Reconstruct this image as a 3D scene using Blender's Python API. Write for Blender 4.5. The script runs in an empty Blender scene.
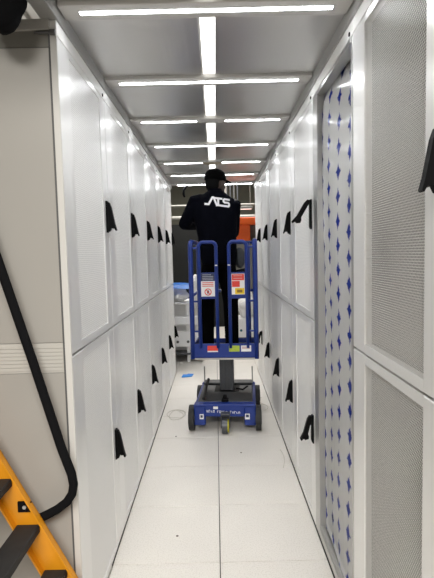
import bpy, bmesh, math, random
from mathutils import Vector, Matrix
from mathutils.bvhtree import BVHTree
random.seed(7)
PI = math.pi
scene = bpy.context.scene
C = scene.collection

# ---------------------------------------------------------------- camera
FPX, YAW, PITCH, ROLL, CX, CH = 468.9, 0.00174, 0.07424, -0.02393, 0.01418, 1.71584
fw = Vector((math.sin(YAW)*math.cos(PITCH), math.cos(YAW)*math.cos(PITCH), -math.sin(PITCH)))
rt = Vector((math.cos(YAW), -math.sin(YAW), 0)); up = rt.cross(fw)
r2 = rt*math.cos(ROLL) + up*math.sin(ROLL); u2 = -rt*math.sin(ROLL) + up*math.cos(ROLL)
cd = bpy.data.cameras.new('camera'); cam = bpy.data.objects.new('camera', cd); C.objects.link(cam)
cd.sensor_fit = 'HORIZONTAL'; cd.sensor_width = 36; cd.lens = FPX/434*36; cd.clip_start = .02
cam.matrix_world = Matrix(((r2.x, u2.x, -fw.x, CX), (r2.y, u2.y, -fw.y, 0), (r2.z, u2.z, -fw.z, CH), (0, 0, 0, 1)))
scene.camera = cam
# ---------------------------------------------------------------- light and exposure
w = bpy.data.worlds.new('world'); scene.world = w; w.use_nodes = True
w.node_tree.nodes['Background'].inputs[0].default_value = (1, .97, .92, 1)
w.node_tree.nodes['Background'].inputs[1].default_value = .25
LED_STRENGTH = 20.0        # glow of the tube itself
LED_POWER = 2.9           # downward beam of a whole bar
LED_SPREAD = 150
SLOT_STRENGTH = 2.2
def area(name, loc, sx, sy, power, col=(1, .96, .9)):
    l = bpy.data.lights.new(name, 'AREA'); l.shape = 'RECTANGLE'; l.size = sx; l.size_y = sy
    l.energy = power; l.color = col
    o = bpy.data.objects.new(name, l); o.location = loc; C.objects.link(o)
area('hall_fill', (0, -2.6, 4.1), 3.5, 2.5, 560)  # unseen fill light added behind the camera to brighten the aisle mouth
area('hall_fill', (0, 9.4, 4.1), 3, 2.0, 230)  # unseen fill light added to brighten the hall beyond the aisle
hl = bpy.data.lights.new('hall_ceiling_fill', 'POINT'); hl.energy = 60; hl.shadow_soft_size = .3; hl.color = (1, .96, .9)  # added fill, no fixture: brightens the hall ceiling over the left row
ho = bpy.data.objects.new('hall_ceiling_fill', hl); ho.location = (-2.4, 4.2, 3.4); C.objects.link(ho)
vs = scene.view_settings
vs.view_transform = 'Standard'; vs.look = 'None'; vs.gamma = 1; vs.use_curve_mapping = False
vs.exposure = 0.0
scene.cycles.max_bounces = 16; scene.cycles.diffuse_bounces = 10; scene.cycles.glossy_bounces = 6

# ---------------------------------------------------------------- materials
def mat(name, col, rough=.5, metal=0, emit=None, estr=0, coat=0, noise=None, bump=None):
    m = bpy.data.materials.new(name); m.use_nodes = True
    nt = m.node_tree; b = nt.nodes['Principled BSDF']
    b.inputs['Base Color'].default_value = (*col, 1)
    b.inputs['Roughness'].default_value = rough; b.inputs['Metallic'].default_value = metal
    b.inputs['Coat Weight'].default_value = coat
    if emit: b.inputs['Emission Color'].default_value = (*emit, 1); b.inputs['Emission Strength'].default_value = estr
    tc = nt.nodes.new('ShaderNodeTexCoord')
    if noise:                                   # (scale, amount)
        n = nt.nodes.new('ShaderNodeTexNoise'); n.inputs['Scale'].default_value = noise[0]; n.inputs['Detail'].default_value = 3
        nt.links.new(tc.outputs['Object'], n.inputs['Vector'])
        mx = nt.nodes.new('ShaderNodeMix'); mx.data_type = 'RGBA'
        a = noise[1]
        mx.inputs['A'].default_value = (*[c*(1-a) for c in col], 1); mx.inputs['B'].default_value = (*[min(1, c*(1+a)) for c in col], 1)
        nt.links.new(n.outputs['Fac'], mx.inputs['Factor']); nt.links.new(mx.outputs['Result'], b.inputs['Base Color'])
    if bump:                                    # (scale vector, strength, distance)
        mp = nt.nodes.new('ShaderNodeMapping'); mp.inputs['Scale'].default_value = bump[0]
        n2 = nt.nodes.new('ShaderNodeTexNoise'); n2.inputs['Scale'].default_value = 1; n2.inputs['Detail'].default_value = 3
        bp = nt.nodes.new('ShaderNodeBump'); bp.inputs['Strength'].default_value = bump[1]; bp.inputs['Distance'].default_value = bump[2]
        nt.links.new(tc.outputs['Object'], mp.inputs['Vector']); nt.links.new(mp.outputs['Vector'], n2.inputs['Vector'])
        nt.links.new(n2.outputs['Fac'], bp.inputs['Height']); nt.links.new(bp.outputs['Normal'], b.inputs['Normal'])
    return m
def mathn(nt, op, a, b=None):
    n = nt.nodes.new('ShaderNodeMath'); n.operation = op
    for i, v in enumerate((a, b)):
        if v is None: continue
        if isinstance(v, (int, float)): n.inputs[i].default_value = v
        else: nt.links.new(v, n.inputs[i])
    return n.outputs[0]
def hexmask(nt, pitch, rad):
    tc = nt.nodes.new('ShaderNodeTexCoord'); sp = nt.nodes.new('ShaderNodeSeparateXYZ'); nt.links.new(tc.outputs['Object'], sp.inputs[0])
    v = mathn(nt, 'DIVIDE', sp.outputs['Z'], pitch*.866)
    row = mathn(nt, 'FLOOR', v)
    off = mathn(nt, 'MULTIPLY', mathn(nt, 'FLOORED_MODULO', row, 2.0), .5)
    uu = mathn(nt, 'ADD', mathn(nt, 'DIVIDE', sp.outputs['Y'], pitch), off)
    fu = mathn(nt, 'SUBTRACT', mathn(nt, 'FRACT', uu), .5)
    fv = mathn(nt, 'MULTIPLY', mathn(nt, 'SUBTRACT', mathn(nt, 'FRACT', v), .5), .866)
    d2 = mathn(nt, 'ADD', mathn(nt, 'MULTIPLY', fu, fu), mathn(nt, 'MULTIPLY', fv, fv))
    return mathn(nt, 'LESS_THAN', d2, rad*rad)
def perforated(name, col, hole, pitch, rad, through):
    m = mat(name, col, .38); nt = m.node_tree; b = nt.nodes['Principled BSDF']
    msk = hexmask(nt, pitch, rad)
    if through:
        tr = nt.nodes.new('ShaderNodeBsdfTransparent'); mx = nt.nodes.new('ShaderNodeMixShader')
        nt.links.new(msk, mx.inputs[0]); nt.links.new(b.outputs[0], mx.inputs[1]); nt.links.new(tr.outputs[0], mx.inputs[2])
        nt.links.new(mx.outputs[0], nt.nodes['Material Output'].inputs['Surface'])
    else:
        mx = nt.nodes.new('ShaderNodeMix'); mx.data_type = 'RGBA'; mx.inputs['A'].default_value = (*col, 1); mx.inputs['B'].default_value = (*hole, 1)
        nt.links.new(msk, mx.inputs['Factor']); nt.links.new(mx.outputs['Result'], b.inputs['Base Color'])
    return m
def film_material():
    m = mat('printed_film', (.80, .81, .82), .14, bump=((3, 10, 4), .2, .008)); nt = m.node_tree; b = nt.nodes['Principled BSDF']
    b.inputs['Specular IOR Level'].default_value = .2
    tc = nt.nodes.new('ShaderNodeTexCoord'); sp = nt.nodes.new('ShaderNodeSeparateXYZ')
    nz = nt.nodes.new('ShaderNodeTexNoise'); nz.inputs['Scale'].default_value = 55; nt.links.new(tc.outputs['Object'], nz.inputs['Vector'])
    vm = nt.nodes.new('ShaderNodeVectorMath'); vm.operation = 'MULTIPLY_ADD'
    nt.links.new(nz.outputs['Color'], vm.inputs[0]); vm.inputs[1].default_value = (0, .03, .022); nt.links.new(tc.outputs['Object'], vm.inputs[2])
    nt.links.new(vm.outputs[0], sp.inputs[0])
    cu = mathn(nt, 'DIVIDE', mathn(nt, 'ADD', sp.outputs['Y'], 16.8+.084-.055-.015+.0), .168)   # columns
    col = mathn(nt, 'FLOOR', cu)
    off = mathn(nt, 'MULTIPLY', mathn(nt, 'FLOORED_MODULO', col, 2.0), .5)
    rv = mathn(nt, 'ADD', mathn(nt, 'DIVIDE', sp.outputs['Z'], .121), off)
    du = mathn(nt, 'ABSOLUTE', mathn(nt, 'MULTIPLY', mathn(nt, 'SUBTRACT', mathn(nt, 'FRACT', cu), .5), .168))
    dv = mathn(nt, 'ABSOLUTE', mathn(nt, 'MULTIPLY', mathn(nt, 'SUBTRACT', mathn(nt, 'FRACT', rv), .5), .121))
    # a four-pointed mark: (du/a)^.7 + (dv/b)^.7 < 1
    s = mathn(nt, 'ADD', mathn(nt, 'POWER', mathn(nt, 'DIVIDE', du, .036), .8), mathn(nt, 'POWER', mathn(nt, 'DIVIDE', dv, .046), .8))
    mk = nt.nodes.new('ShaderNodeMapRange'); nt.links.new(s, mk.inputs[0])
    mk.inputs[1].default_value = .85; mk.inputs[2].default_value = 1.15; mk.inputs[3].default_value = 1; mk.inputs[4].default_value = 0
    mx = nt.nodes.new('ShaderNodeMix'); mx.data_type = 'RGBA'; mx.inputs['A'].default_value = (.94, .945, .95, 1); mx.inputs['B'].default_value = (.02, .05, .42, 1)
    nt.links.new(mk.outputs[0], mx.inputs['Factor']); nt.links.new(mx.outputs['Result'], b.inputs['Base Color'])
    return m
M = dict(
    white=mat('white_powder_coat', (.85, .85, .835), .40, coat=.12),
    satin=mat('satin_aluminium', (.84, .84, .83), .30, .35),
    post=mat('pale_corner_post', (.62, .61, .585), .4),
    inner=mat('cabinet_interior', (.30, .30, .29), .6),
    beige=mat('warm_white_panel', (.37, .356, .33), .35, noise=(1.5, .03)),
    perf=perforated('perforated_white', (.88, .88, .865), (.63, .63, .62), .011, .33, False),
    perfo=perforated('perforated_open', (.80, .79, .76), None, .0098, .43, True),
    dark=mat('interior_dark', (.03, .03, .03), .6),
    groove=mat('groove_grey', (.10, .10, .10), .6),
    alu=mat('brushed_aluminium', (.55, .55, .54), .32, .9, bump=((200, 4, 200), .1, .001)),
    alud=mat('grey_aluminium', (.40, .40, .39), .42, .5),
    band=mat('grey_band', (.20, .192, .17), .5),
    rib=mat('ribbed_grey', (.50, .485, .45), .45),
    black=mat('black_plastic', (.006, .006, .0065), .45),
    rubber=mat('black_rubber', (.018, .018, .018), .7, noise=(30, .4)),
    foam=mat('black_foam_grip', (.008, .008, .009), .85),
    ceil=mat('glossy_ceiling_panel', (.66, .65, .63), .31, .85, bump=((13, .35, 1), .16, .012)),
    beam=mat('beam_paint', (.52, .51, .49), .4),
    led=mat('led_tube', (.9, .9, .9), .4, emit=(.95, .97, 1), estr=LED_STRENGTH),
    slot=mat('translucent_strip', (.85, .85, .85), .5, emit=(1, .98, .94), estr=SLOT_STRENGTH),  # strip given its own glow in place of hall light from above
    tan=mat('tan_plate', (.42, .36, .27), .5),
    film=film_material(),
    blue=mat('blue_enamel', (.005, .028, .21), .42),
    greym=mat('grey_steel', (.085, .09, .10), .42, .5),
    deck=mat('grey_deck', (.05, .053, .056), .5, .2, noise=(40, .25)),
    yellow=mat('yellow_paint', (.72, .29, .008), .42, noise=(9, .12)),
    yellowc=mat('yellow_caster', (.55, .50, .02), .5),
    stickw=mat('white_sticker', (.80, .80, .80), .4), stickr=mat('red_sticker', (.70, .055, .04), .4),
    sticky=mat('yellow_sticker', (.80, .55, .02), .4), stickg=mat('green_sticker', (.36, .46, .05), .45, noise=(160, .5)),
    stickd=mat('dark_blue_plate', (.02, .03, .08), .4),
    skin=mat('skin', (.055, .032, .022), .5), navy=mat('navy_fleece', (.0016, .002, .0045), .85, noise=(14, .25), bump=((12, 12, 9), .5, .02)),
    trouser=mat('black_cloth', (.0012, .0012, .0014), .85, bump=((12, 12, 6), .5, .02)), cap=mat('cap_cloth', (.0016, .0016, .0018), .85),
    hair=mat('hair', (.006, .006, .006), .8), eye=mat('eye_white', (.6, .6, .58), .3), logo=mat('white_print', (.80, .80, .82), .6),
    bag=mat('grey_pouch', (.05, .055, .06), .8, noise=(20, .3)),
    wallg=mat('dark_grey_wall', (.020, .021, .021), .9, noise=(.8, .1)), hallw=mat('hall_wall', (.16, .16, .125), .8, noise=(1.2, .15)),
    hallc=mat('hall_ceiling', (.62, .61, .58), .6), pipe=mat('pale_pipe', (.30, .30, .28), .4), orange=mat('orange_paint', (.85, .12, .008), .45),
    bench=mat('bench_paint', (.80, .80, .80), .4), wrap=mat('white_plastic_wrap', (.80, .80, .79), .25, noise=(9, .06), bump=((14, 14, 14), .9, .03)),
    bluef=mat('blue_film', (.02, .23, .72), .4), cardg=mat('grey_stand', (.20, .195, .17), .6), teal=mat('teal', (.02, .13, .16), .5),
    tape=mat('blue_tape', (.01, .22, .70), .6), wire=mat('pale_wire', (.45, .43, .36), .5), slab=mat('floor_slab', (.07, .068, .064), .8),
    speck=mat('speck', (.10, .08, .06), .7),
)
for k_ in ('wallg', 'black', 'foam', 'navy', 'trouser', 'cap', 'hair'): M[k_].node_tree.nodes['Principled BSDF'].inputs['Specular IOR Level'].default_value = .05
def tile_material():
    m = mat('floor_tile', (.76, .73, .67), .42); nt = m.node_tree; b = nt.nodes['Principled BSDF']
    tc = nt.nodes.new('ShaderNodeTexCoord'); geo = nt.nodes.new('ShaderNodeNewGeometry')
    n = nt.nodes.new('ShaderNodeTexNoise'); n.inputs['Scale'].default_value = 120; n.inputs['Detail'].default_value = 2
    nt.links.new(geo.outputs['Position'], n.inputs['Vector'])
    cr = nt.nodes.new('ShaderNodeValToRGB'); e = cr.color_ramp.elements
    e[0].position = .36; e[0].color = (.645, .62, .572, 1); e[1].position = .52; e[1].color = (.73, .705, .66, 1)
    nt.links.new(n.outputs['Fac'], cr.inputs[0])
    n2 = nt.nodes.new('ShaderNodeTexNoise'); n2.inputs['Scale'].default_value = 2.2; nt.links.new(geo.outputs['Position'], n2.inputs['Vector'])
    mr = nt.nodes.new('ShaderNodeMapRange'); mr.inputs[3].default_value = .94; mr.inputs[4].default_value = 1.05; nt.links.new(n2.outputs['Fac'], mr.inputs[0])
    mx = nt.nodes.new('ShaderNodeMix'); mx.data_type = 'RGBA'; mx.blend_type = 'MULTIPLY'; mx.inputs['Factor'].default_value = 1
    nt.links.new(cr.outputs[0], mx.inputs['A']); nt.links.new(mr.outputs[0], mx.inputs['B']); nt.links.new(mx.outputs['Result'], b.inputs['Base Color'])
    return m
M['tile'] = tile_material()

# ---------------------------------------------------------------- mesh helpers
class MB:
    def __init__(s): s.bm = bmesh.new()
    def box(s, x0, x1, y0, y1, z0, z1, bev=0):
        v = [s.bm.verts.new((x, y, z)) for x in (x0, x1) for y in (y0, y1) for z in (z0, z1)]
        fs = [s.bm.faces.new([v[i] for i in f]) for f in ((0, 1, 3, 2), (4, 6, 7, 5), (0, 4, 5, 1), (2, 3, 7, 6), (0, 2, 6, 4), (1, 5, 7, 3))]
        if bev:
            es = list({e for f in fs for e in f.edges})
            bmesh.ops.bevel(s.bm, geom=es, offset=bev, segments=1, affect='EDGES')
        return s
    def prism(s, pts, d0, d1, axis='y'):
        def P(a, b, d): return {'y': (a, d, b), 'x': (d, a, b), 'z': (a, b, d)}[axis]
        A = [s.bm.verts.new(P(a, b, d0)) for a, b in pts]; B = [s.bm.verts.new(P(a, b, d1)) for a, b in pts]
        s.bm.faces.new(A); s.bm.faces.new(B[::-1]); n = len(pts)
        for i in range(n): s.bm.faces.new((A[i], B[i], B[(i+1) % n], A[(i+1) % n]))
        return s
    def tube(s, pts, r, n=8, closed=False):
        pts = [Vector(p) for p in pts]; N = len(pts); rings = []
        rs = r if isinstance(r, (list, tuple)) else [r]*N
        ref = None
        for i, p in enumerate(pts):
            if closed: t = pts[(i+1) % N]-pts[i-1]
            else: t = pts[min(i+1, N-1)]-pts[max(i-1, 0)]
            t.normalize()
            if ref is None:
                ref = Vector((0, 0, 1)) if abs(t.z) < .9 else Vector((1, 0, 0))
            a = (ref-t*ref.dot(t)).normalized(); b = t.cross(a); ref = a
            rings.append([s.bm.verts.new(p+(a*math.cos(2*PI*k/n)+b*math.sin(2*PI*k/n))*rs[i]) for k in range(n)])
        for i in range(N if closed else N-1):
            A, B = rings[i], rings[(i+1) % N]
            for k in range(n): s.bm.faces.new((A[k], A[(k+1) % n], B[(k+1) % n], B[k]))
        if not closed:
            s.bm.faces.new(rings[0][::-1]); s.bm.faces.new(rings[-1])
        return s
    def cyl(s, p, q, r, n=16): return s.tube([p, q], r, n)
    def loft(s, rings, n=16, pw=2.0):
        """rings: (centre, (ax, ay) half sizes, u axis, v axis)"""
        R = []
        for c, (a, b), u, v in rings:
            c, u, v = Vector(c), Vector(u), Vector(v); L = []
            for k in range(n):
                t = 2*PI*k/n; cx, sx = math.cos(t), math.sin(t)
                L.append(s.bm.verts.new(c+u*(a*math.copysign(abs(cx)**(2/pw), cx))+v*(b*math.copysign(abs(sx)**(2/pw), sx))))
            R.append(L)
        for A, B in zip(R, R[1:]):
            for k in range(n): s.bm.faces.new((A[k], A[(k+1) % n], B[(k+1) % n], B[k]))
        s.bm.faces.new(R[0][::-1]); s.bm.faces.new(R[-1]); return s
    def limb(s, pts, rad, n=14):
        """rounded limb: polyline with radii, round ends"""
        pts = [Vector(p) for p in pts]
        d0 = (pts[0]-pts[1]).normalized(); d1 = (pts[-1]-pts[-2]).normalized()
        P = [pts[0]+d0*rad[0]*.9, pts[0]+d0*rad[0]*.6]+pts+[pts[-1]+d1*rad[-1]*.6, pts[-1]+d1*rad[-1]*.9]
        R = [rad[0]*.4, rad[0]*.8]+list(rad)+[rad[-1]*.8, rad[-1]*.4]
        return s.tube(P, R, n)
    def ball(s, c, r, sc=(1, 1, 1), rot=None, u=16, v=10):
        m = Matrix.Translation(c) @ (rot.to_4x4() if rot else Matrix()) @ Matrix.Diagonal((r*sc[0], r*sc[1], r*sc[2], 1))
        bmesh.ops.create_uvsphere(s.bm, u_segments=u, v_segments=v, radius=1, matrix=m); return s
    def mesh(s, name, smooth=False):
        bmesh.ops.recalc_face_normals(s.bm, faces=s.bm.faces)
        me = bpy.data.meshes.new(name); s.bm.to_mesh(me); s.bm.free()
        if smooth:
            for p in me.polygons: p.use_smooth = True
        return me
    def build(s, name, m, parent=None, smooth=False):
        return link(name, s.mesh(name, smooth), m, parent)
def link(name, me, m=None, parent=None, loc=None):
    if m is not None and not me.materials: me.materials.append(M[m] if isinstance(m, str) else m)
    o = bpy.data.objects.new(name, me); C.objects.link(o)
    if parent: o.parent = parent
    if loc: o.location = loc
    return o
def smooth_by_angle(o, ang=40):
    me = o.data
    bm = bmesh.new(); bm.from_mesh(me)
    for e in bm.edges: e.smooth = e.calc_face_angle(0) < math.radians(ang)
    for f in bm.faces: f.smooth = True
    bm.to_mesh(me); bm.free(); return o
def empty(name, loc=(0, 0, 0), rz=0):
    o = bpy.data.objects.new(name, None); C.objects.link(o); o.location = loc; o.rotation_euler.z = rz; o.empty_display_size = .1
    return o
def tag(o, label=None, cat=None, group=None, kind=None):
    if label: o['label'] = label
    if cat: o['category'] = cat
    if group: o['group'] = group
    if kind: o['kind'] = kind
    return o
def remeshed(o, voxel, it=4):
    r = o.modifiers.new('r', 'REMESH'); r.mode = 'VOXEL'; r.voxel_size = voxel; r.use_smooth_shade = True
    sm = o.modifiers.new('s', 'SMOOTH'); sm.factor = .5; sm.iterations = it
    dg = bpy.context.evaluated_depsgraph_get(); dg.update()
    me = bpy.data.meshes.new_from_object(o.evaluated_get(dg)); o.modifiers.clear(); old = o.data; mats = list(old.materials)
    o.data = me
    if not me.materials:
        for m in mats: me.materials.append(m)
    for p in me.polygons: p.use_smooth = True
    return o
def arc(c, r, a0, a1, n, plane):
    out = []
    for i in range(n+1):
        t = a0+(a1-a0)*i/n; d = plane(r*math.cos(t), r*math.sin(t)); out.append(Vector(c)+Vector(d))
    return out

# ================================================================ SETTING
# floor: slab under separate square tiles
fl = MB().box(-6, 6, -5, 14.2, -.10, -.022).build('floor', 'slab'); tag(fl, kind='structure')
T0 = 2.498
tm = MB().box(-.2974, .2974, -.2974, .2974, -.022, 0, .001).mesh('tile')
cells = []
for j in range(-6, 18):
    y = T0-.3+.6*j
    for i in range(-6, 6):
        x = .3+.6*i
        inside = abs(x) < .6
        if y < -1.2 or y > 12.6: continue
        if not inside and x < -2.2 and y < 7: continue
        if not inside and x > 2.2 and y < 7: continue
        if x < -.6 and 2.3 < y < 6.3: continue           # wholly under the left row
        if x > .6 and 0.2 < y < 6.3: continue            # wholly under the right row
        cells.append((x, y))
for x, y in cells: link('tile', tm, 'tile', fl, (x, y, 0))

# outer hall
tag(MB().box(-6, 6, 13.6, 13.75, -.1, 4.3).build('wall_back', 'hallw'), kind='structure')
tag(MB().box(-6.1, -6, -5, 13.75, -.1, 4.3).build('wall_left', 'hallw'), kind='structure')
tag(MB().box(6, 6.1, -5, 13.75, -.1, 4.3).build('wall_right', 'hallw'), kind='structure')
hc = MB().box(-6.1, 6.1, -5, 13.75, 4.3, 4.4).build('hall_ceiling', 'hallc'); tag(hc, kind='structure')
rib = MB().box(-.035, .035, -4.9, 13.5, 4.25, 4.3).mesh('ceiling_rib')
for i in range(-20, 21): link('ceiling_rib', rib, 'hallc', hc, (i*.28, 0, 0))
part = MB().box(-4.5, 4.5, 11.0, 11.08, 0, 2.42).build('partition', 'wallg')
tag(part, 'dark grey partition wall standing across the hall behind the bench', 'partition', kind='structure')

# ---------------------------------------------------------------- aisle roof
roof = empty('ceiling', (0, 0, 2.7)); tag(roof, kind='structure')
BEAM_Y = [1.9945+.8*k for k in range(7)]; BEAM_Y[6] = 6.80
edges = [1.15]+BEAM_Y
pan = MB().box(-.277, .277, -.33, .33, 0, .012).mesh('ceiling_panel')
for k in range(7):
    y0 = edges[k]+(.06 if k else 0)+.006; y1 = edges[k+1]-.066
    for sgn in (-1, 1):
        o = link('ceiling_panel', pan, 'ceil', roof, (sgn*.315+.012*0, (y0+y1)/2, .028)); o.scale.y = (y1-y0)/.66
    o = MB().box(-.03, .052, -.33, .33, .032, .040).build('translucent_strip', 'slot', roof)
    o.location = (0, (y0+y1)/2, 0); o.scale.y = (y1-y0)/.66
    MB().box(-.60, .60, y0, y1, .075, .085).build('backing_sheet', 'alud', roof)
for n, s in ((1, -1), (2, 1)):
    t = MB()
    t.box(s*.592, s*.66, 1.15, 6.86, 2.665, 2.80, .002)
    tag(t.build('trim_%d' % n, 'alud'), kind='structure')

ordn = ['nearest', 'second', 'third', 'fourth', 'fifth', 'sixth', 'farthest']
def light_bar(k, y):
    r = empty('light_bar', (0, y, 2.71))
    split = k in (2, 4)
    last = k == 6
    MB().box(-.59, .59, -.06, .06, 0, .055, .003).build('beam', 'beam', r)
    hw = .0115 if not last else .035
    for a, b in (((-.515, -.103), (.11, .52)) if split else ((-.515, .518),)):
        if last: a, b = -.50, .56
        MB().box(a-.008, b+.008, -hw-.006, hw+.006, -.001, .004, .0005).build('tube_holder', 'alu', r)
        MB().box(a, b, -hw, hw, -.003, .002, .001).build('led_tube', 'led', r)
    segs = ((-.515, -.103), (.11, .52)) if split else ((-.50, .56),) if last else ((-.515, .518),)
    for a, b in segs:
        l = bpy.data.lights.new('tube_light', 'AREA'); l.shape = 'RECTANGLE'; l.size = b-a; l.size_y = 2*hw
        l.energy = LED_POWER*(b-a)/1.03; l.spread = math.radians(LED_SPREAD); l.color = (.97, .98, 1)
        lo = bpy.data.objects.new('tube_light', l); C.objects.link(lo); lo.parent = r; lo.location = ((a+b)/2, 0, -.0045)
    if k == 4: MB().box(-.10, .107, -.03, .03, -.016, 0, .002).build('cover_plate', 'tan', r)
    what = 'paired short tubes with a bare gap between' if k == 2 else 'paired short tubes and a tan cover plate' if k == 4 else 'one long white tube' if k < 6 else 'a broad bluish tube at the aisle end'
    tag(r, '%s ceiling light bar across the aisle, with %s' % (ordn[k], what), 'light bar', 'light bars across the aisle')
for k, y in enumerate(BEAM_Y): light_bar(k, y)

# ================================================================ CABINETS
SEAM = 1.302; DTOP = 2.605; TOP = 2.665; DEP = 1.1
PY0, PY1 = -.245, .282
def ring(z0, z1, pz0, pz1, y0=-.396, y1=.396, py0=PY0, py1=PY1):
    m = MB()
    m.box(-.03, 0, y0, py0, z0, z1, .003); m.box(-.03, 0, py1, y1, z0, z1, .003)
    m.box(-.03, -.0006, py0, py1, z0, pz0); m.box(-.03, -.0006, py0, py1, pz1, z1)
    return m
meshes = {}
meshes['up'] = ring(SEAM+.0045, DTOP, SEAM+.042, DTOP-.028).mesh('door')
meshes['lo'] = ring(.012, SEAM-.0045, .05, SEAM-.04).mesh('door')
meshes['pup'] = MB().box(-.012, -.005, PY0, PY1, SEAM+.042, DTOP-.028).mesh('perforated_panel')
meshes['plo'] = MB().box(-.012, -.005, PY0, PY1, .05, SEAM-.04).mesh('perforated_panel')
meshes['lines'] = MB().box(-.001, .0012, .335, .339, .02, SEAM-.01).box(-.001, .0012, .335, .339, SEAM+.01, DTOP-.01).mesh('stile_line')
b = MB(); b.box(-DEP, -.034, -.399, -.37, 0, TOP-.002); b.box(-DEP, -.034, .37, .399, 0, TOP-.002); b.box(-DEP, -DEP+.03, -.37, .37, 0, TOP-.002)
b.box(-DEP+.03, -.034, -.37, .37, 0, .03); b.box(-DEP+.03, -.034, -.37, .37, TOP-.06, TOP-.002); b.box(-.10, -.09, -.37, .37, .03, .04)
meshes['body'] = b.mesh('body')
meshes['back'] = MB().box(-.30, -.28, -.36, .36, .04, TOP-.07).mesh('inner_panel')
meshes['mid'] = MB().box(-.10, -.034, -.37, .37, SEAM-.02, SEAM+.02).mesh('mid_rail')
meshes['head'] = MB().box(-.034, 0, -.399, .399, DTOP+.004, TOP, .002).mesh('header')
meshes['bolt'] = MB().cyl((-.001, .36, 2.622), (.004, .36, 2.622), .009, 10).mesh('lock_bolt')
def handle_mesh(kind):
    m = MB()
    # base plate, then the lever as a fin hinged at its top
    m.prism([(-.001, .10), (.010, .10), (.014, .085), (.014, -.085), (.008, -.102), (-.001, -.102)], -.017, .017)
    if kind == 'closed':
        m.prism([(.010, .094), (.022, .090), (.032, .06), (.043, .0), (.052, -.05), (.062, -.088), (.055, -.092), (.046, -.074), (.038, -.078), (.030, -.072), (.020, -.094), (.010, -.098)], -.013, .013)
    else:
        a = .50 if kind == 'open' else .24
        pts = [(-.004, 0), (.018, -.002), (.026, -.03), (.028, -.13), (.040, -.178), (.030, -.188), (.018, -.170), (.006, -.176), (-.014, -.164), (-.012, -.145), (-.002, -.128), (-.004, -.03)]
        c, s = math.cos(a), math.sin(a)
        m.prism([(.010+x*c-z*s, .092+x*s+z*c) for x, z in pts], -.013, .013)
    bmesh.ops.scale(m.bm, vec=(.92, 1, .88), verts=m.bm.verts[:])
    return m.mesh('handle')
for k in ('closed', 'open', 'ajar'): meshes['h'+k] = handle_mesh(k)
def door(parent, which, pmat, hk, HY=.345):
    d = link('door', meshes['up' if which else 'lo'], 'satin', parent)
    me = meshes['pup' if which else 'plo']
    if pmat != 'perf': me = me.copy(); me.materials.clear()
    link('perforated_panel', me, pmat, d)
    h = link('handle', meshes['h'+hk], 'black', d, (0, HY, 1.943 if which else .615)); tag(h, 'black swing handle')
    return d
def cabinet(side, yc, label, pmat='perf', hu='closed', hl='closed', HY=.345, name='server_cabinet', doors=True):
    r = empty(name, (side*.6, yc, 0), PI if side > 0 else 0)
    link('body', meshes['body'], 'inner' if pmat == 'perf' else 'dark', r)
    link('header', meshes['head'], 'white', r); link('lock_bolt', meshes['bolt'], 'black', r)
    if doors:
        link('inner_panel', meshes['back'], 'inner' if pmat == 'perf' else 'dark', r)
        link('mid_rail', meshes['mid'], 'groove', r)
        door(r, 1, pmat, hu, HY); door(r, 0, pmat, hl, HY)
    return tag(r, label, 'cabinet', 'cabinets of the left row' if side < 0 else 'cabinets of the right row')
for k in range(6):
    lab = ['nearest white perforated cabinet of the left row, with the warm white end panel', 'second white cabinet from the camera in the left row',
           'third white cabinet from the camera in the left row', 'fourth white cabinet from the camera in the left row',
           'fifth white cabinet from the camera in the left row', 'farthest white cabinet of the left row, at the open end of the aisle'][k]
    r = cabinet(-1, 2.35+.8*k, lab)
    if k == 0:      # the end panel that faces the camera
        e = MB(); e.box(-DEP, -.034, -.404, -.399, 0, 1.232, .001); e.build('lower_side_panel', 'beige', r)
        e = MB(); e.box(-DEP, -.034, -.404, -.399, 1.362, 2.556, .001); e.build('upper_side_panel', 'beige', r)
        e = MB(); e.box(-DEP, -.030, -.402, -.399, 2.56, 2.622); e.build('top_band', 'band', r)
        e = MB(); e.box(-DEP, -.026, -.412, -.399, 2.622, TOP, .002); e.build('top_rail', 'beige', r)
        e = MB(); e.box(-.034, -.027, -.404, -.399, 0, 2.62); e.build('corner_gap', 'groove', r)
        e = MB(); e.box(-.027, -.0302+.03, -.4035, -.396, 0.01, 2.66, .001); e.build('corner_post', 'post', r)
        s_ = MB().box(-DEP, -.034, -.403, -.399, 1.234, 1.36).build('ribbed_strip', 'rib', r)
        rm = MB().box(-DEP, -.034, -.406, -.402, -.007, .007, .001).mesh('rib')
        for q in range(7): link('rib', rm, 'rib', s_, (0, 0, 1.249+q*.016))
        e = MB(); e.box(-.085, -.02, -.4155, -.404, 2.607, 2.613); e.box(-.024, -.001, -.418, -.404, 2.602, 2.622, .002); e.build('latch', 'groove', r)
rl = [('near white perforated cabinet at the right edge of the picture', 'perfo', 'closed', 'closed'), None,
      ('white cabinet beside the blue-marked film sheet, upper handle swung wide open', 'perf', 'open', 'ajar'),
      ('second white cabinet past the blue-marked film sheet in the right row', 'perf', 'closed', 'closed'),
      ('third white cabinet past the blue-marked film sheet in the right row', 'perf', 'closed', 'closed'),
      ('fourth white cabinet past the blue-marked film sheet in the right row', 'perf', 'closed', 'closed'),
      ('farthest white cabinet of the right row, near the orange box', 'perf', 'closed', 'ajar')]
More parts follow.
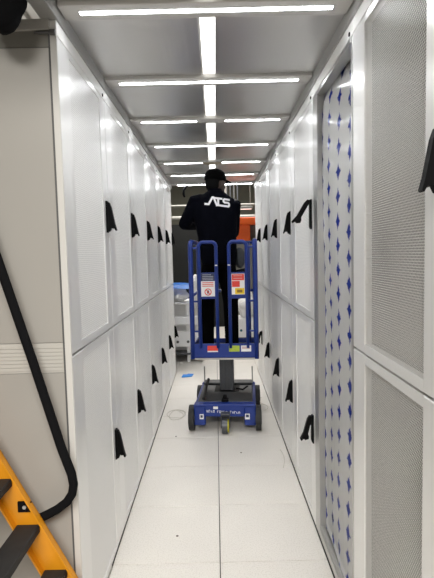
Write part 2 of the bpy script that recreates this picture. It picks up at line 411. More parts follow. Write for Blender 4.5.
for k in range(7):
    yc = 1.6+.8*k
    if rl[k]: cabinet(1, yc, rl[k][0], rl[k][1], rl[k][2], rl[k][3], HY=.383 if k == 0 else .345); continue
    # the doorless cabinet closed by a printed film sheet
    r = cabinet(1, yc, 'doorless cabinet with an aluminium frame closed by a blue-marked film sheet', name='open_cabinet', doors=False)
    f = MB()      # local y runs towards the camera: opening from -.29 (far) to +.39 (near)
    f.box(-.05, 0, -.399, -.29, .012, DTOP, .002); f.box(-.05, 0, .372, .399, .012, DTOP, .002)
    f.box(-.05, 0, -.29, .372, .012, .06, .003); f.box(-.05, 0, -.29, .372, 2.585, DTOP, .002)
    f.build('frame', 'alu', r)
    MB().box(-.022, -.004, -.29, .372, .06, .085, .003).build('sill_rail', 'alud', r)
    MB().box(-.05, -.002, -.29, -.283, .085, 2.585).build('jamb_lining', 'alud', r)
    # sheet with rounded upper near corner and a shallow wave
    sb = bmesh.new(); ny, nz = 14, 40; gv = []
    for i in range(ny+1):
        yl = -.283+.66*i/ny; q = max(0, (yl-.02)/.36)
        zt = 2.612-.02*(i/ny)-.13*q**2.5
        row = []
        for j in range(nz+1):
            z = .07+(zt-.07)*j/nz
            xx = -.032+.006*math.sin(yl*9+z*1.2)+.004*math.sin(z*4.1+yl*3)-.035*max(0, (z-2.45)/.2)**2
            row.append(sb.verts.new((xx, yl, z)))
        gv.append(row)
    for i in range(ny):
        for j in range(nz): sb.faces.new((gv[i][j], gv[i+1][j], gv[i+1][j+1], gv[i][j+1]))
    bmesh.ops.solidify(sb, geom=sb.faces[:], thickness=.0015)
    bmesh.ops.recalc_face_normals(sb, faces=sb.faces)
    me = bpy.data.meshes.new('film_sheet'); sb.to_mesh(me); sb.free()
    for p_ in me.polygons: p_.use_smooth = True
    tag(link('film_sheet', me, 'film', r), 'glossy pale film sheet printed with blue diamond marks')

# ================================================================ MAST LIFT
LX, LYc, LRZ = .098, 4.82, -.075
lift = empty('mast_lift', (LX, LYc, 0), LRZ)
tag(lift, 'blue single-mast personnel lift with wheeled base and tubular basket', 'lift')
base = MB()
base.box(-.19, .19, -.40, -.34, .15, .265, .004).box(-.30, -.188, -.40, -.34, .06, .265, .01).box(.188, .30, -.40, -.34, .06, .265, .01).box(-.30, .30, -.40, -.30, .235, .268, .008)
base.box(-.30, -.24, -.36, .42, .12, .25, .01).box(.24, .30, -.36, .42, .12, .25, .01)
base.box(-.30, .30, .40, .46, .12, .26, .01)
ch = base.build('chassis', 'blue', lift)
MB().box(-.27, .27, -.31, .42, .235, .272, .008).build('deck', 'deck', lift)
MB().box(-.27, .27, .27, .42, .272, .295, .01).build('rear_cover', 'deck', lift)
MB().box(-.13, .13, .02, .25, .270, .2745).build('mast_pocket', 'black', lift)
for (x, y, r_) in ((-.325, -.34, .122), (.325, -.34, .122), (-.325, .40, .115), (.325, .40, .115)):
    wv = MB(); wv.cyl((x-.026, y, r_), (x+.026, y, r_), r_, 24)
    o = smooth_by_angle(wv.build('wheel', 'rubber', lift))
    MB().cyl((x-.030, y, r_), (x+.030, y, r_), r_*.55, 18).build('hub', 'greym', o)
    MB().cyl((x-.06 if x > 0 else x, y, r_), (x if x > 0 else x+.06, y, r_), .018, 10).build('axle', 'greym', o)
c_ = MB().cyl((-.022, -.44, .075), (.028, -.44, .075), .075, 20).build('caster', 'greym', lift); smooth_by_angle(c_)
MB().cyl((.029, -.44, .075), (.040, -.44, .075), .062, 18).build('caster_disc', 'yellowc', c_)
MB().box(-.035, -.026, -.47, -.41, .06, .20, .003).box(.043, .052, -.47, -.41, .06, .20, .003).box(-.035, .052, -.47, -.38, .185, .20, .003).build('caster_fork', 'greym', c_)
for x in (-.27, .27): MB().cyl((x, .40, .26), (x, .40, .45), .007, 8).build('corner_rod', 'alud', lift)
MB().tube([(-.215, -.27, .285), (-.215, .02, .33), (-.205, .18, .36)], .016, 8).build('lock_lever', 'rubber', lift)
MB().box(-.035, .035, -.335, -.27, .272, .30, .006).box(-.02, .02, -.32, -.28, .30, .335, .006).build('drive_clamp', 'black', lift)
mst = MB(); mst.box(-.075, .075, .06, .20, .272, .66, .006)
mast = mst.build('mast', 'greym', lift)
for x in (-.06, -.02, .02, .06): MB().box(x-.008, x+.008, .052, .062, .28, .655, .002).build('mast_rib', 'greym', mast)
MB().tube([(.10, .04, .30), (.17, -.02, .305), (.22, .02, .33)], .010, 6).build('cable', 'black', lift)
# bumper decals
def decal(x0, x1, y, z0, z1, m, parent, name='sticker'): return MB().box(x0, x1, y-.003, y, z0, z1).build(name, m, parent)
d = decal(-.245, -.205, -.399, .125, .175, 'stickw', ch); MB().box(-.236, -.214, -.403, -.4015, .14, .165).build('print', 'stickd', d)
d = decal(.195, .24, -.399, .125, .18, 'stickw', ch); MB().box(.203, .232, -.403, -.4015, .145, .172).build('print', 'stickd', d)
decal(-.11, -.065, -.399, .225, .25, 'stickw', ch)
# worn, unreadable lettering along the bumper: short strokes
lt = MB(); x = -.175; k = 0
while x < .165:
    hgt = [.020, .026, .018, .024, .016][k % 5]; z = .205-.05*(x+.17)
    if k % 6 != 4:
        lt.box(x, x+.005, -.403, -.3995, z-hgt/2, z+hgt/2)
        lt.box(x, x+.014, -.403, -.3995, z+(hgt/2-.004 if k % 2 else -hgt/2), z+(hgt/2 if k % 2 else -hgt/2+.004))
        if k % 3 == 0: lt.box(x+.011, x+.015, -.403, -.3995, z-hgt/2, z+hgt/2)
    x += .0205; k += 1
lt.build('lettering', 'logo', ch)
# platform
PF = .70
MB().box(-.33, .33, -.20, .52, PF-.03, PF, .006).build('platform_floor', 'greym', lift)
MB().box(-.12, .12, -.02, .28, PF-.06, PF-.03, .004).build('platform_bracket', 'alud', lift)
MB().box(-.30, .30, -.215, -.19, PF-.035, PF-.018).build('platform_lip', 'alu', lift)
toe = MB().box(-.325, .325, -.205, -.19, PF-.018, PF+.125, .004).build('toe_board', 'blue', lift)
d = decal(-.17, -.065, -.206, .755, .805, 'stickr', toe); decal(-.17, -.065, -.207, .742, .754, 'stickw', toe)
d = decal(.045, .15, -.206, .745, .805, 'stickg', toe); d = decal(.165, .265, -.206, .745, .805, 'stickw', toe)
MB().box(.175, .255, -.2105, -.2095, .772, .796).build('print', mat('pale_pink', (.6, .45, .45), .5), d)
for x in (-.325, .313): MB().box(x, x+.012, -.19, .52, PF, PF+.10, .003).build('toe_board', 'blue', lift)
MB().box(-.325, .325, .508, .52, PF, PF+.05, .003).build('toe_board', 'blue', lift)
TZ = 1.842
for x in (-.318, .318):      # side guard rails: a bent tube up, back and down again
    f0, f1 = -.19, .505
    pts = [(x, f0, PF-.03)]+[(x, f0, 1.2)]+arc((x, f0+.06, TZ-.06), .06, PI, PI/2, 5, lambda a, b: (0, a, b))+arc((x, f1-.06, TZ-.06), .06, PI/2, 0, 5, lambda a, b: (0, a, b))+[(x, f1, PF-.03)]
    MB().tube(pts, .024, 10).build('side_rail', 'blue', lift, True)
    MB().tube([(x, f0, 1.30), (x, f1, 1.30)], .015, 8).build('mid_rail', 'blue', lift, True)
for z in (TZ-.004, 1.30): MB().tube([(-.318, .505, z), (.318, .505, z)], .017, 8).build('far_rail', 'blue', lift, True)
MB().tube([(.255, .49, PF), (.255, .49, TZ)], .014, 8).build('inner_post', 'blue', lift, True)
for a, b, nm in ((-.235, -.063, 0), (.063, .235, 1)):
    R_ = .045
    pts = [(a, -.20, PF+.08)]+arc((a+R_, -.20, 1.835-R_), R_, PI, PI/2, 5, lambda p, q: (p, 0, q))+arc((b-R_, -.20, 1.835-R_), R_, PI/2, 0, 5, lambda p, q: (p, 0, q))+[(b, -.20, PF+.08)]
    g = MB().tube(pts, .0175, 10).build('gate_loop', 'blue', lift, True)
    MB().tube([(b if nm == 0 else a, -.2185, 1.60), (b if nm == 0 else a, -.2185, 1.612)], .0125, 8).build('pale_mark', 'stickw', g)
    # hinge stubs to the side rail
    for z in (1.25, 1.78, .95): 
        xe = a if nm == 0 else b; xs = -.318 if nm == 0 else .318
        MB().cyl((xe, -.198, z), (xs, -.194, z), .010, 8).build('gate_hinge', 'blue', g)
    pl = MB().box(a+.008, b-.008, -.212, -.196, 1.275, 1.535, .003).build('sign_plate', 'blue', g)
    if nm == 0:
        MB().box(a+.02, b-.02, -.2145, -.2122, 1.455, 1.53).build('dark_notice', 'stickd', pl)
        for z in (1.515, 1.498, 1.482, 1.466): MB().box(a+.032, b-.032-.02*(z > 1.51), -.2155, -.2146, z-.003, z+.003).build('notice_line', mat('notice_grey', (.35, .36, .4), .5), pl)
        s_ = MB().box(a+.018, b-.018, -.2145, -.2122, 1.30, 1.452).build('warning_sign', 'stickw', pl)
        cx = (a+b)/2
        for z in (1.437, 1.42, 1.403): MB().box(cx-.055, cx+.055, -.2160, -.2146, z-.0045, z+.0045).build('red_line', mat('faded_red', (.65, .16, .14), .5), pl)
        circ = [(cx+.031*math.cos(t*PI/10), -.2155, 1.345+.031*math.sin(t*PI/10)) for t in range(20)]
        MB().tube(circ, .0045, 6, closed=True).build('prohibition_ring', 'stickr', pl)
        MB().tube([(cx-.02, -.2155, 1.367), (cx+.02, -.2155, 1.323)], .004, 6).build('prohibition_bar', 'stickr', pl)
        MB().box(cx-.009, cx+.009, -.2152, -.2146, 1.33, 1.36).build('pictogram', 'black', pl)
    else:
        MB().box(a+.022, b-.022, -.2145, -.2122, 1.315, 1.52).build('warning_sign', 'stickw', pl)
        MB().box(a+.026, b-.026, -.2160, -.2146, 1.455, 1.515).build('red_panel', 'stickr', pl)
        MB().box(a+.026, b-.07, -.2160, -.2146, 1.39, 1.448).build('red_panel', 'stickr', pl)
        MB().box(a+.055, b-.026, -.2160, -.2146, 1.32, 1.378).build('yellow_panel', 'sticky', pl)
        for z in (1.50, 1.475): MB().box(a+.04, b-.045, -.2170, -.2161, z-.004, z+.004).build('sign_line', mat('pink_line', (.7, .3, .28), .5), pl)
        MB().box(a+.075, b-.045, -.2170, -.2161, 1.335, 1.362).build('pictogram', mat('pict_brown', (.25, .14, .01), .5), pl)

# ================================================================ PERSON
PX, PYc, PZ = .03, 5.0, PF
per = empty('person', (PX, PYc, PZ)); tag(per, 'person in navy sweater and black cap standing in the blue lift basket, back turned', 'person')
X, Y, Z = Vector((1, 0, 0)), Vector((0, 1, 0)), Vector((0, 0, 1))
SHL, SHR = Vector((-.205, .0, 1.570)), Vector((.185, .0, 1.535))
ELL, ELR = Vector((-.335, .03, 1.345)), Vector((.185, .10, 1.25))
WRL, WRR = Vector((-.215, .30, 1.335)), Vector((.17, .285, 1.225))
hipc = Vector((.015, 0, .96))
def torso(m, g=0.0):
    R = []
    for z, hw, hd, cx, cy in ((.90, .165, .125, .02, .0), (.98, .185, .135, .018, .0), (1.08, .19, .13, .012, .0), (1.20, .195, .13, .006, .005), (1.33, .212, .135, .0, .01),
                              (1.45, .225, .138, -.005, .01), (1.54, .215, .125, -.008, .005), (1.605, .165, .105, -.008, .0), (1.65, .105, .085, -.006, .004), (1.68, .07, .072, -.006, .006)):
        R.append(((cx, cy, z), (hw+g, hd+g), X, Y))
    m.loft(R, 20, 2.4)
# jacket
j = MB(); torso(j, .012)
for sh, el, wr in ((SHL, ELL, WRL), (SHR, ELR, WRR)):
    j.limb([sh+Vector((.05 if sh.x < 0 else -.05, 0, .0)), sh, sh.lerp(el, .5), el], [.085, .088, .074, .066])
    j.limb([el, el.lerp(wr, .5), wr], [.066, .058, .048])
jk = remeshed(j.build('sweater', 'navy', per), .014, 5)
MB().loft([((-.006, .004, 1.64), (.092, .084), X, Y), ((-.006, .008, 1.67), (.080, .076), X, Y), ((-.006, .012, 1.70), (.074, .072), X, Y)], 18).build('collar', 'navy', jk, True)
# trousers
t = MB(); t.loft([((.018, 0, .86), (.150, .115), X, Y), ((.018, 0, .93), (.172, .130), X, Y), ((.015, 0, 1.02), (.172, .128), X, Y), ((.014, 0, 1.07), (.165, .120), X, Y)], 20, 2.4)
KN = {}
for s_, ax, kx in ((-1, -.085, -.135), (1, .085, .12)):
    hip = Vector((.016+s_*.085, 0, .90)); kn = Vector((kx+.016, .015, .50)); an = Vector((kx+.016+s_*.005, -.01, .095))
    KN[s_] = (hip, kn, an)
    t.limb([hip, hip.lerp(kn, .5), kn, kn.lerp(an, .4), an+Vector((0, 0, .01)), an-Vector((0, 0, .05))], [.100, .096, .084, .080, .074, .076])
remeshed(t.build('trousers', 'trouser', per), .014, 4)
# shoes
for s_ in (-1, 1):
    an = KN[s_][2]; m_ = MB()
    m_.loft([((an.x, -.085, .035), (.030, .030), X, Z), ((an.x, -.07, .045), (.040, .042), X, Z), ((an.x, -.01, .055), (.045, .052), X, Z), ((an.x, .08, .042), (.046, .038), X, Z), ((an.x+s_*.01, .15, .034), (.047, .030), X, Z), ((an.x+s_*.012, .195, .028), (.030, .022), X, Z)], 14, 2.6)
    o = remeshed(m_.build('shoe', 'rubber', per), .01, 3)
    MB().box(an.x-.045, an.x+.047, -.09, .19, 0.001, .014, .005).build('sole', 'black', o)
# body: one continuous surface of legs, trunk, arms, hands, neck and head
bd = MB(); torso(bd, -.02)
for s_ in (-1, 1):
    hip, kn, an = KN[s_]; bd.limb([hip, hip.lerp(kn, .5), kn, kn.lerp(an, .35), an], [.075, .068, .052, .054, .038])
for sh, el, wr in ((SHL, ELL, WRL), (SHR, ELR, WRR)):
    bd.limb([sh, sh.lerp(el, .5), el, el.lerp(wr, .4), wr], [.062, .05, .042, .042, .030])
    s_ = -1 if sh.x < 0 else 1
    # hand closed over the far rail: palm, four bent fingers of unequal length, thumb from the palm's side
    fwd = Vector((0, 1, 0)); side = Vector((1, 0, 0))
    pc = Vector((wr.x+.01*s_, .43, 1.172)) if s_ > 0 else wr+Vector((.02, .10, .0))
    bd.limb([wr, wr.lerp(pc, .5), pc], [.030, .032, .034])
    bd.loft([(pc+Vector((0, -.045, .004)), (.034, .017), X, Z), (pc, (.042, .017), X, Z), (pc+Vector((0, .045, .0)), (.043, .015), X, Z)], 12, 2.6)
    for q, (dx, L) in enumerate(((-.033, .92), (-.011, 1.0), (.011, 1.0), (.033, .8))):
        b0 = pc+Vector((dx, .045, 0))
        bd.limb([b0-Vector((0, .02, 0)), b0+Vector((0, .030*L, .0)), b0+Vector((0, .050*L, -.022*L)), b0+Vector((0, .042*L, -.045*L))], [.010, .0095, .009, .008], 8)
    th = pc+Vector((-s_*.038, -.02, -.002))
    bd.limb([th, th+Vector((-s_*.02, .03, -.012)), th+Vector((-s_*.012, .055, -.032))], [.012, .011, .009], 8)
HC = Vector((.005, .025, 1.765)); HY_ = math.radians(-52)
HR = Matrix.Rotation(HY_, 3, 'Z') @ Matrix.Rotation(math.radians(-4), 3, 'X')
HS = 1.10
def hp(x, y, z): return HC + HR @ Vector((x*HS, y*HS, z*HS))
bd.limb([Vector((0, 0, 1.58)), Vector((0, .008, 1.64)), hp(0, -.02, -.06)], [.062, .060, .058])
hx, hy_, hz = HR @ X, HR @ Y, HR @ Z
hr = []
for z, w_, d_, cy in ((-.118, .022, .03, .062), (-.105, .042, .058, .04), (-.08, .056, .078, .02), (-.04, .067, .090, .006), (0, .073, .096, 0), (.04, .075, .097, -.004), (.075, .066, .086, -.006), (.10, .046, .062, -.006), (.115, .018, .028, -.006)):
    hr.append((hp(0, cy, z), (w_*HS, d_*HS), hx, hy_))
bd.loft(hr, 18, 2.2)
bd.limb([hp(0, .098, .012), hp(0, .108, -.018), hp(0, .112, -.03)], [.008, .011, .014], 8)       # nose
bd.limb([hp(-.02, .092, -.066), hp(0, .098, -.066), hp(.02, .092, -.066)], [.007, .009, .007], 8)   # lips
bd.limb([hp(-.05, .084, .022), hp(0, .098, .026), hp(.05, .084, .022)], [.008, .009, .008], 8)     # brow
for s_ in (-1, 1): bd.ball(hp(s_*.074, -.004, -.012), .03, (.35, .65, 1.05), HR, 10, 8)           # ears
body = remeshed(bd.build('body', 'skin', per), .0075, 2)
for s_ in (-1, 1): MB().ball(hp(s_*.030, .088, .004), .011, (1, .7, .7), HR, 10, 8).build('eye', 'eye', per, True)
# hair below the cap, cap with bill
h = MB(); h.loft([(hp(0, -.03, -.07), (.060, .066), hx, hy_), (hp(0, -.024, -.03), (.082, .090), hx, hy_), (hp(0, -.016, .03), (.088, .100), hx, hy_), (hp(0, -.012, .07), (.078, .095), hx, hy_)], 18)
h.build('hair', 'hair', per, True)
c = MB(); cr = []
for z, a in ((.022, 1.0), (.05, 1.005), (.08, .95), (.105, .82), (.122, .60), (.132, .30), (.134, .08)):
    cr.append((hp(0, -.006-.10*(.022-z)*0, z), (.100*a, .122*a), hx, hy_))
c.loft(cr, 24)
cap = c.build('cap', 'cap', per, True)
bl = MB(); top = []; n = 9
for i in range(n):
    t_ = -1+2*i/(n-1); top.append((t_*.078, .085+.098*(1-abs(t_)**2.4)))
for lay in (0, 1):
    pass
vsA = [bl.bm.verts.new(hp(x_, y_, .030-.10*(y_-.08)*.5-.25*x_*x_)) for x_, y_ in top]; vsB = [bl.bm.verts.new(hp(x_, .075*(1-.3*abs(x_)/.078), .040-.25*x_*x_)) for x_, y_ in top]
for i in range(n-1): bl.bm.faces.new((vsA[i], vsA[i+1], vsB[i+1], vsB[i]))
bmesh.ops.solidify(bl.bm, geom=bl.bm.faces[:], thickness=.006)
bl.build('bill', 'cap', cap, True)
MB().ball(hp(0, -.006, .136), .008, (1, 1, .6)).build('cap_button', 'cap', cap, True)
# lettering on the back, laid onto the sweater
bvh = BVHTree.FromPolygons([v.co for v in jk.data.vertices], [p.vertices[:] for p in jk.data.polygons])
strokes = [[(-.32, .10), (-.10, .10), (.12, .10), (.60, .98), (.74, .98), (1.12, .02)], [(.80, .92), (1.72, .92)], [(1.27, .92), (1.27, .10), (1.62, .10)],
           [(2.62, .92), (2.02, .92), (1.92, .80), (1.92, .62), (2.02, .52), (2.46, .52), (2.56, .42), (2.56, .20), (2.46, .09), (1.62, .09)]]
lg = MB(); SC = .086; wdt = .235
def onback(u, v):
    x_ = -.083+(u+.0)*SC; z_ = 1.522+v*SC-.13*(u*SC)
    hit = bvh.ray_cast(Vector((x_, -1, z_)), Vector((0, 1, 0)))
    return (hit[0] if hit[0] else Vector((x_, -.14, z_)))+Vector((0, -.004, 0))
for st in strokes:
    for (x0, y0), (x1, y1) in zip(st, st[1:]):
        dx, dy = x1-x0, y1-y0; L = math.hypot(dx, dy); nx, ny = -dy/L*wdt/2, dx/L*wdt/2
        ex, ey = dx/L*wdt*.25, dy/L*wdt*.25; k = max(1, int(L/.2)); prev = None
        for i in range(k+1):
            f_ = i/k; a_, b_ = x0-ex+(dx+2*ex)*f_, y0-ey+(dy+2*ey)*f_
            cur = (lg.bm.verts.new(onback(a_+nx, b_+ny)), lg.bm.verts.new(onback(a_-nx, b_-ny)))
            if prev: lg.bm.faces.new((prev[0], cur[0], cur[1], prev[1]))
            prev = cur
tag(lg.build('lettering', 'logo', jk), 'white letters ATS across the back')
# pouch on the right hip
p_ = MB(); p_.ball((.245, .06, .97), .1, (.62, .8, 1.15), None, 16, 12)
pouch = remeshed(p_.build('pouch', 'bag', per), .012, 3)
MB().prism([(.19, .84), (.30, .86), (.30, .72), (.265, .76), (.215, .80)], .02, .06).build('flap', 'black', pouch)

# ================================================================ LADDER
LY = 1.86
lad = empty('step_ladder', (-.5, LY-.26, 0)); tag(lad, 'yellow step ladder with black treads and handrail at the left edge', 'ladder')
lx, ly = .5, -(LY-.26)       # offsets from world to local
def W(x, y, z): return (x+lx, y+ly, z)
SL = (.941-.385)/(-.882+.590)        # dz/dx of the stringer edge
def edge_x(z, off=0): return -.590+(z-.385)/SL+off
HT = 1.55
for yy, nm in ((LY, 1), (LY-.52, -1)):
    m_ = MB()
    A = [(edge_x(0), 0), (edge_x(HT), HT), (edge_x(HT)-.125, HT), (edge_x(0)-.125, 0)]
    m_.prism([(x_+lx, z_) for x_, z_ in A], yy+ly-.002, yy+ly+.002)
    for o_ in (0, -.118):        # flanges towards the treads
        B = [(edge_x(0)+o_, 0), (edge_x(HT)+o_, HT), (edge_x(HT)+o_-.007, HT), (edge_x(0)+o_-.007, 0)]
        y_a, y_b = (yy-.03, yy+.003) if nm > 0 else (yy-.003, yy+.03)
        m_.prism([(x_+lx, z_) for x_, z_ in B], y_a+ly, y_b+ly)
    m_.build('stringer', 'yellow', lad)
    # handrail
    rp = [(-.80, .61), (-.722, .644), (-.672, .669), (-.630, .700), (-.606, .735), (-.598, .775), (-.604, .82), (-.64, .93), (-.741, 1.302), (-.841, 1.654), (-.90, 1.86), (-.94, 1.95), (-1.02, 2.0), (-1.30, 2.0)]
    oy = .026 if nm > 0 else -.02
    if nm > 0: MB().tube([W(x_, yy+oy, z_) for x_, z_ in rp], .0185, 12).build('handrail', 'foam', lad, True)
    # rear leg
    m_ = MB().prism([(x_+lx, z_) for x_, z_ in [(-1.42, 0), (-1.36, 0), (-1.30, 2.0), (-1.34, 2.0)]], yy+ly-.015, yy+ly+.015).build('rear_leg', 'yellow', lad)
    MB().box(*[v for v in (edge_x(0)-.13+lx, edge_x(0)+.01+lx)], yy+ly-.02, yy+ly+.02, 0, .03, .004).build('foot', 'rubber', lad)
for q in range(7):
    z_ = .232+.197*q
    xa = edge_x(z_)-.018
    tr = MB().box(xa-.095+lx, xa+lx, LY-.515+ly, LY-.004+ly, z_-.035, z_, .004).build('tread', 'rubber', lad)
    for yy in (LY-.004,) if q == 2 else ():
        MB().box(xa-.085+lx, xa-.03+lx, yy+ly-.006, yy+ly+.0035, z_+.055, z_+.098).build('bracket', 'black', tr)
    if q == 2: MB().cyl(W(xa-.057, LY-.014, z_+.076), W(xa-.057, LY-.005, z_+.076), .008, 10).build('bolt', 'alu', tr)
MB().box(-1.40+lx, edge_x(HT)+lx, LY-.52+ly, LY+ly, HT-.03, HT, .005).build('platform', 'rubber', lad)

# black sleeve hanging from above, top left
sl = MB().tube([(-.79, 1.80, 4.30), (-.79, 1.80, 3.3), (-.77, 1.80, 2.9), (-.752, 1.80, 2.72), (-.755, 1.80, 2.65), (-.745, 1.80, 2.61), (-.725, 1.80, 2.58), (-.71, 1.80, 2.568)], [.07, .07, .10, .10, .092, .074, .05, .02], 16).build('cable_sleeve', 'foam', None, True)
tag(sl, 'black padded sleeve hanging down in the top left corner', 'sleeve')

# ================================================================ BACKGROUND BEYOND THE AISLE
def bench():
    r = empty('bench', (-.95, 7.75, 0)); tag(r, 'white steel bench with bolt-holed beam beyond the left row', 'bench')
    for x in (-.5, .5):
        for y in (-.3, .3): MB().box(x-.025, x+.025, y-.025, y+.025, 0, .95, .004).build('leg', 'bench', r)
    bm_ = MB().box(-.75, .75, -.33, -.27, .25, .50, .008).build('beam', 'bench', r)
    for x in [-.66+.165*i for i in range(9)]: MB().cyl((x, -.334, .33), (x, -.329, .33), .022, 12).build('bolt_hole', 'groove', bm_)
    MB().box(-.75, .75, -.36, -.28, .60, .74, .015).build('rail', 'bench', r)
    MB().box(-.75, .75, -.35, .33, .12, .15, .004).build('lower_shelf', 'greym', r)
    MB().box(-.74, .74, -.10, -.08, .15, .93, .003).build('back_panel', 'bench', r)
    MB().box(-.75, .75, -.35, .35, .93, .96, .006).build('top', 'bench', r)
bench()
def lump(name, c, s, m, seed, label, cat, n=3):
    rr = random.Random(seed); q = MB(); bmesh.ops.create_icosphere(q.bm, subdivisions=n, radius=1)
    ph = [rr.uniform(0, 6) for _ in range(6)]
    for v in q.bm.verts:
        d_ = 1+.12*math.sin(v.co.x*4+ph[0])+.1*math.sin(v.co.y*5+ph[1])+.1*math.sin(v.co.z*6+ph[2])+.05*math.sin(9*v.co.x+7*v.co.z+ph[3])
        z = max(-.75, v.co.z*d_); v.co = Vector((v.co.x*d_*s[0], v.co.y*d_*s[1], (z+.75)*s[2]))
    o = q.build(name, m, None, True); o.location = c; tag(o, label, cat); return o
lump('plastic_bundle', (-.62, 7.62, .96), (.20, .18, .135), 'wrap', 3, 'crumpled white plastic bundle on the bench under the blue film', 'bundle')
lump('plastic_bundle', (-.24, 7.60, .96), (.17, .18, .26), 'wrap', 5, 'tall crumpled white plastic bundle on the bench beside the basket', 'bundle')
lump('plastic_bundle', (.55, 8.1, .62), (.20, .20, .24), 'wrap', 8, 'white plastic bag seen through the right gate of the basket', 'bundle')
bf = MB()
g_ = [[bf.bm.verts.new((-.86+.09*i, 7.375+.08*k-(.01 if k == 0 else 0), 1.25+.012*math.sin(i*1.1+k)-(.06 if k == 0 else 0))) for k in range(6)] for i in range(6)]
for i in range(5):
    for k in range(5): bf.bm.faces.new((g_[i][k], g_[i+1][k], g_[i+1][k+1], g_[i][k+1]))
bmesh.ops.solidify(bf.bm, geom=bf.bm.faces[:], thickness=.02)
tag(bf.build('blue_film', 'bluef', None, True), 'folded bright blue film lying on top of the white bundle', 'film')
gl = MB().limb([(-.70, 7.405, 1.0), (-.70, 7.40, 1.04), (-.69, 7.41, 1.12)], [.035, .04, .028]).build('black_glove', 'black', None, True)
tag(gl, 'black glove propped on the bench against the white plastic', 'glove')
hs = MB().tube([(-.74, 7.39, .76), (-.72, 7.36, .70), (-.69, 7.355, .62), (-.665, 7.36, .54), (-.66, 7.38, .505)], .016, 8).build('black_hose', 'black', None, True)
tag(hs, 'short black hose draped over the white bench rail', 'hose')
st = empty('white_crate', (.62, 8.1, 0)); tag(st, 'white crate with dark holes below the plastic bag, right of the basket', 'crate')
MB().box(-.30, .30, -.25, .25, .30, .62, .01).build('body', 'bench', st)
for x in (-.2, -.05, .1, .2): MB().cyl((x, -.254, .42), (x, -.249, .42), .022, 12).build('hole', 'teal', st)
for x in (-.27, .27):
    for y in (-.22, .22): MB().box(x-.02, x+.02, y-.02, y+.02, 0, .30).build('leg', 'cardg', st)
# grey stand with the orange box on it
gs = empty('grey_stand', (.72, 9.1, 0)); tag(gs, 'tall grey stand under the orange box at the aisle end', 'stand')
MB().box(-.40, .40, -.10, .30, .05, 1.96, .01).build('body', 'cardg', gs); MB().box(-.44, .44, -.14, .34, 0, .05, .006).build('plinth', 'groove', gs)
MB().box(-.36, .36, -.106, -.10, .15, 1.9, .002).build('front_panel', 'cardg', gs)
ob = empty('orange_box', (.72, 9.1, 1.96)); tag(ob, 'bright orange box with overhanging lid at the far right of the aisle', 'box')
MB().box(-.40, -.03, -.10, .25, 0, .30, .012).build('bin', 'orange', ob); MB().box(-.42, .42, -.16, .30, .30, .44, .015).build('lid', 'orange', ob)
MB().box(-.03, .35, .1, .25, 0, .30, .01).build('rear_support', 'cardg', ob)
for z, y, r_, lab in ((2.79, 10.4, .022, 'upper pale pipe running across the hall behind the aisle'), (2.51, 10.2, .04, 'thick lower pale pipe across the hall above the dark partition')):
    q = MB().cyl((-4.5, y, z), (4.5, y, z), r_, 12).build('pipe', 'pipe', None, True)
    hang = []
    for x in (-2.1, 1.35): MB().cyl((x, y, z), (x, y, 4.3), .012, 6).build('hanger', 'pipe', q)
    tag(q, lab, 'pipe')
for i, x in enumerate((.30, .38, .46, .54)):
    tag(MB().cyl((x, 10.6, 2.42), (x, 10.6, 4.3), .018, 8).build('conduit', 'greym'), ['first', 'second', 'third', 'fourth'][i]+' thin vertical conduit from the left, right of the cap', 'conduit', 'vertical conduits behind the worker')
co = MB().box(.20, .27, 9.6, 9.68, 0, 4.3, .006).build('column', 'pipe'); tag(co, 'pale square column behind the worker, right of the cap', 'column')
MB().box(.17, .30, 9.57, 9.71, 0, .02).build('foot_plate', 'greym', co)
lb = empty('hall_lamp', (.55, 9.0, 2.61)); tag(lb, 'small pale hall lamp box hanging above the orange box', 'lamp')
MB().box(-.19, .19, -.05, .05, -.05, .0, .006).build('housing', 'pipe', lb); MB().box(-.17, .17, -.04, .04, -.058, -.05).build('diffuser', mat('lamp_diffuser', (.7, .7, .68), .5, emit=(1, .98, .92), estr=1.0), lb)
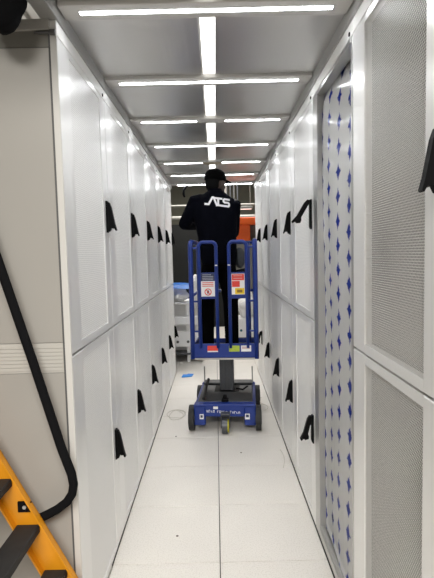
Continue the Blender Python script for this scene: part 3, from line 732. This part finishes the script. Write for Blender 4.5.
for x in (-.15, .15): MB().cyl((x, 0, 0), (x, 0, 1.69), .006, 6).build('hanger', 'pipe', lb)
# black hook cable under the last light bar
hk = MB().tube([(-.36, 6.80, 2.712), (-.385, 6.80, 2.68), (-.415, 6.80, 2.64), (-.42, 6.80, 2.58), (-.405, 6.80, 2.54)], [.016, .016, .018, .018, .014], 8).build('hook_cable', 'black', None, True)
tag(hk, 'short black cable curl hanging under the last light bar', 'cable')

# ================================================================ SMALL THINGS ON THE FLOOR
tp = MB(); tp.prism([(-.50, 6.47), (-.36, 6.50), (-.34, 6.62), (-.42, 6.64), (-.43, 6.60), (-.49, 6.60)], .001, .012, 'z')
tag(tp.build('tape_scrap', 'tape'), 'scrap of bright blue tape on the floor left of the lift', 'tape')
cw = []
for i in range(64):
    t_ = i/63*2*PI*2.2; r_ = .085+.02*math.sin(i*.35); cw.append((-.45+1.0*r_*math.cos(t_), 4.93+1.6*r_*math.sin(t_), .006+.003*math.sin(i*.9)))
tag(MB().tube(cw, .002, 6).build('wire_coil', 'wire', None, True), 'loose coil of thin pale wire on the floor left of the lift', 'wire')
cw = [(.51+.05*math.sin(i*.5), 5.0+.035*i, .006+.002*(i % 2)) for i in range(14)]
tag(MB().tube(cw, .003, 6).build('wire', 'wire', None, True), 'thin pale wire on the floor right of the lift', 'wire')
cw = [(.515+.035*math.sin(i*.35), 3.62+.05*i, .005) for i in range(8)]
tag(MB().tube(cw, .0022, 6).build('thread', 'wire', None, True), 'thin pale thread on the floor by the right row', 'thread')
for i, (x, y, lab) in enumerate(((-.40, 4.33, 'dark speck of dirt on the floor near the left row'), (.195, 3.93, 'dark speck of dirt on the tile right of the middle seam'), (-.26, 2.75, 'brownish crumb on the left tile nearest the camera'))):
    q = MB(); bmesh.ops.create_icosphere(q.bm, subdivisions=1, radius=.006)
    for v in q.bm.verts: v.co = Vector((v.co.x*1.6, v.co.y*1.3, (v.co.z+.006)*.5))
    o = q.build('crumb', 'speck'); o.location = (x, y, 0); tag(o, lab, 'crumb')
bpy.context.view_layer.update()
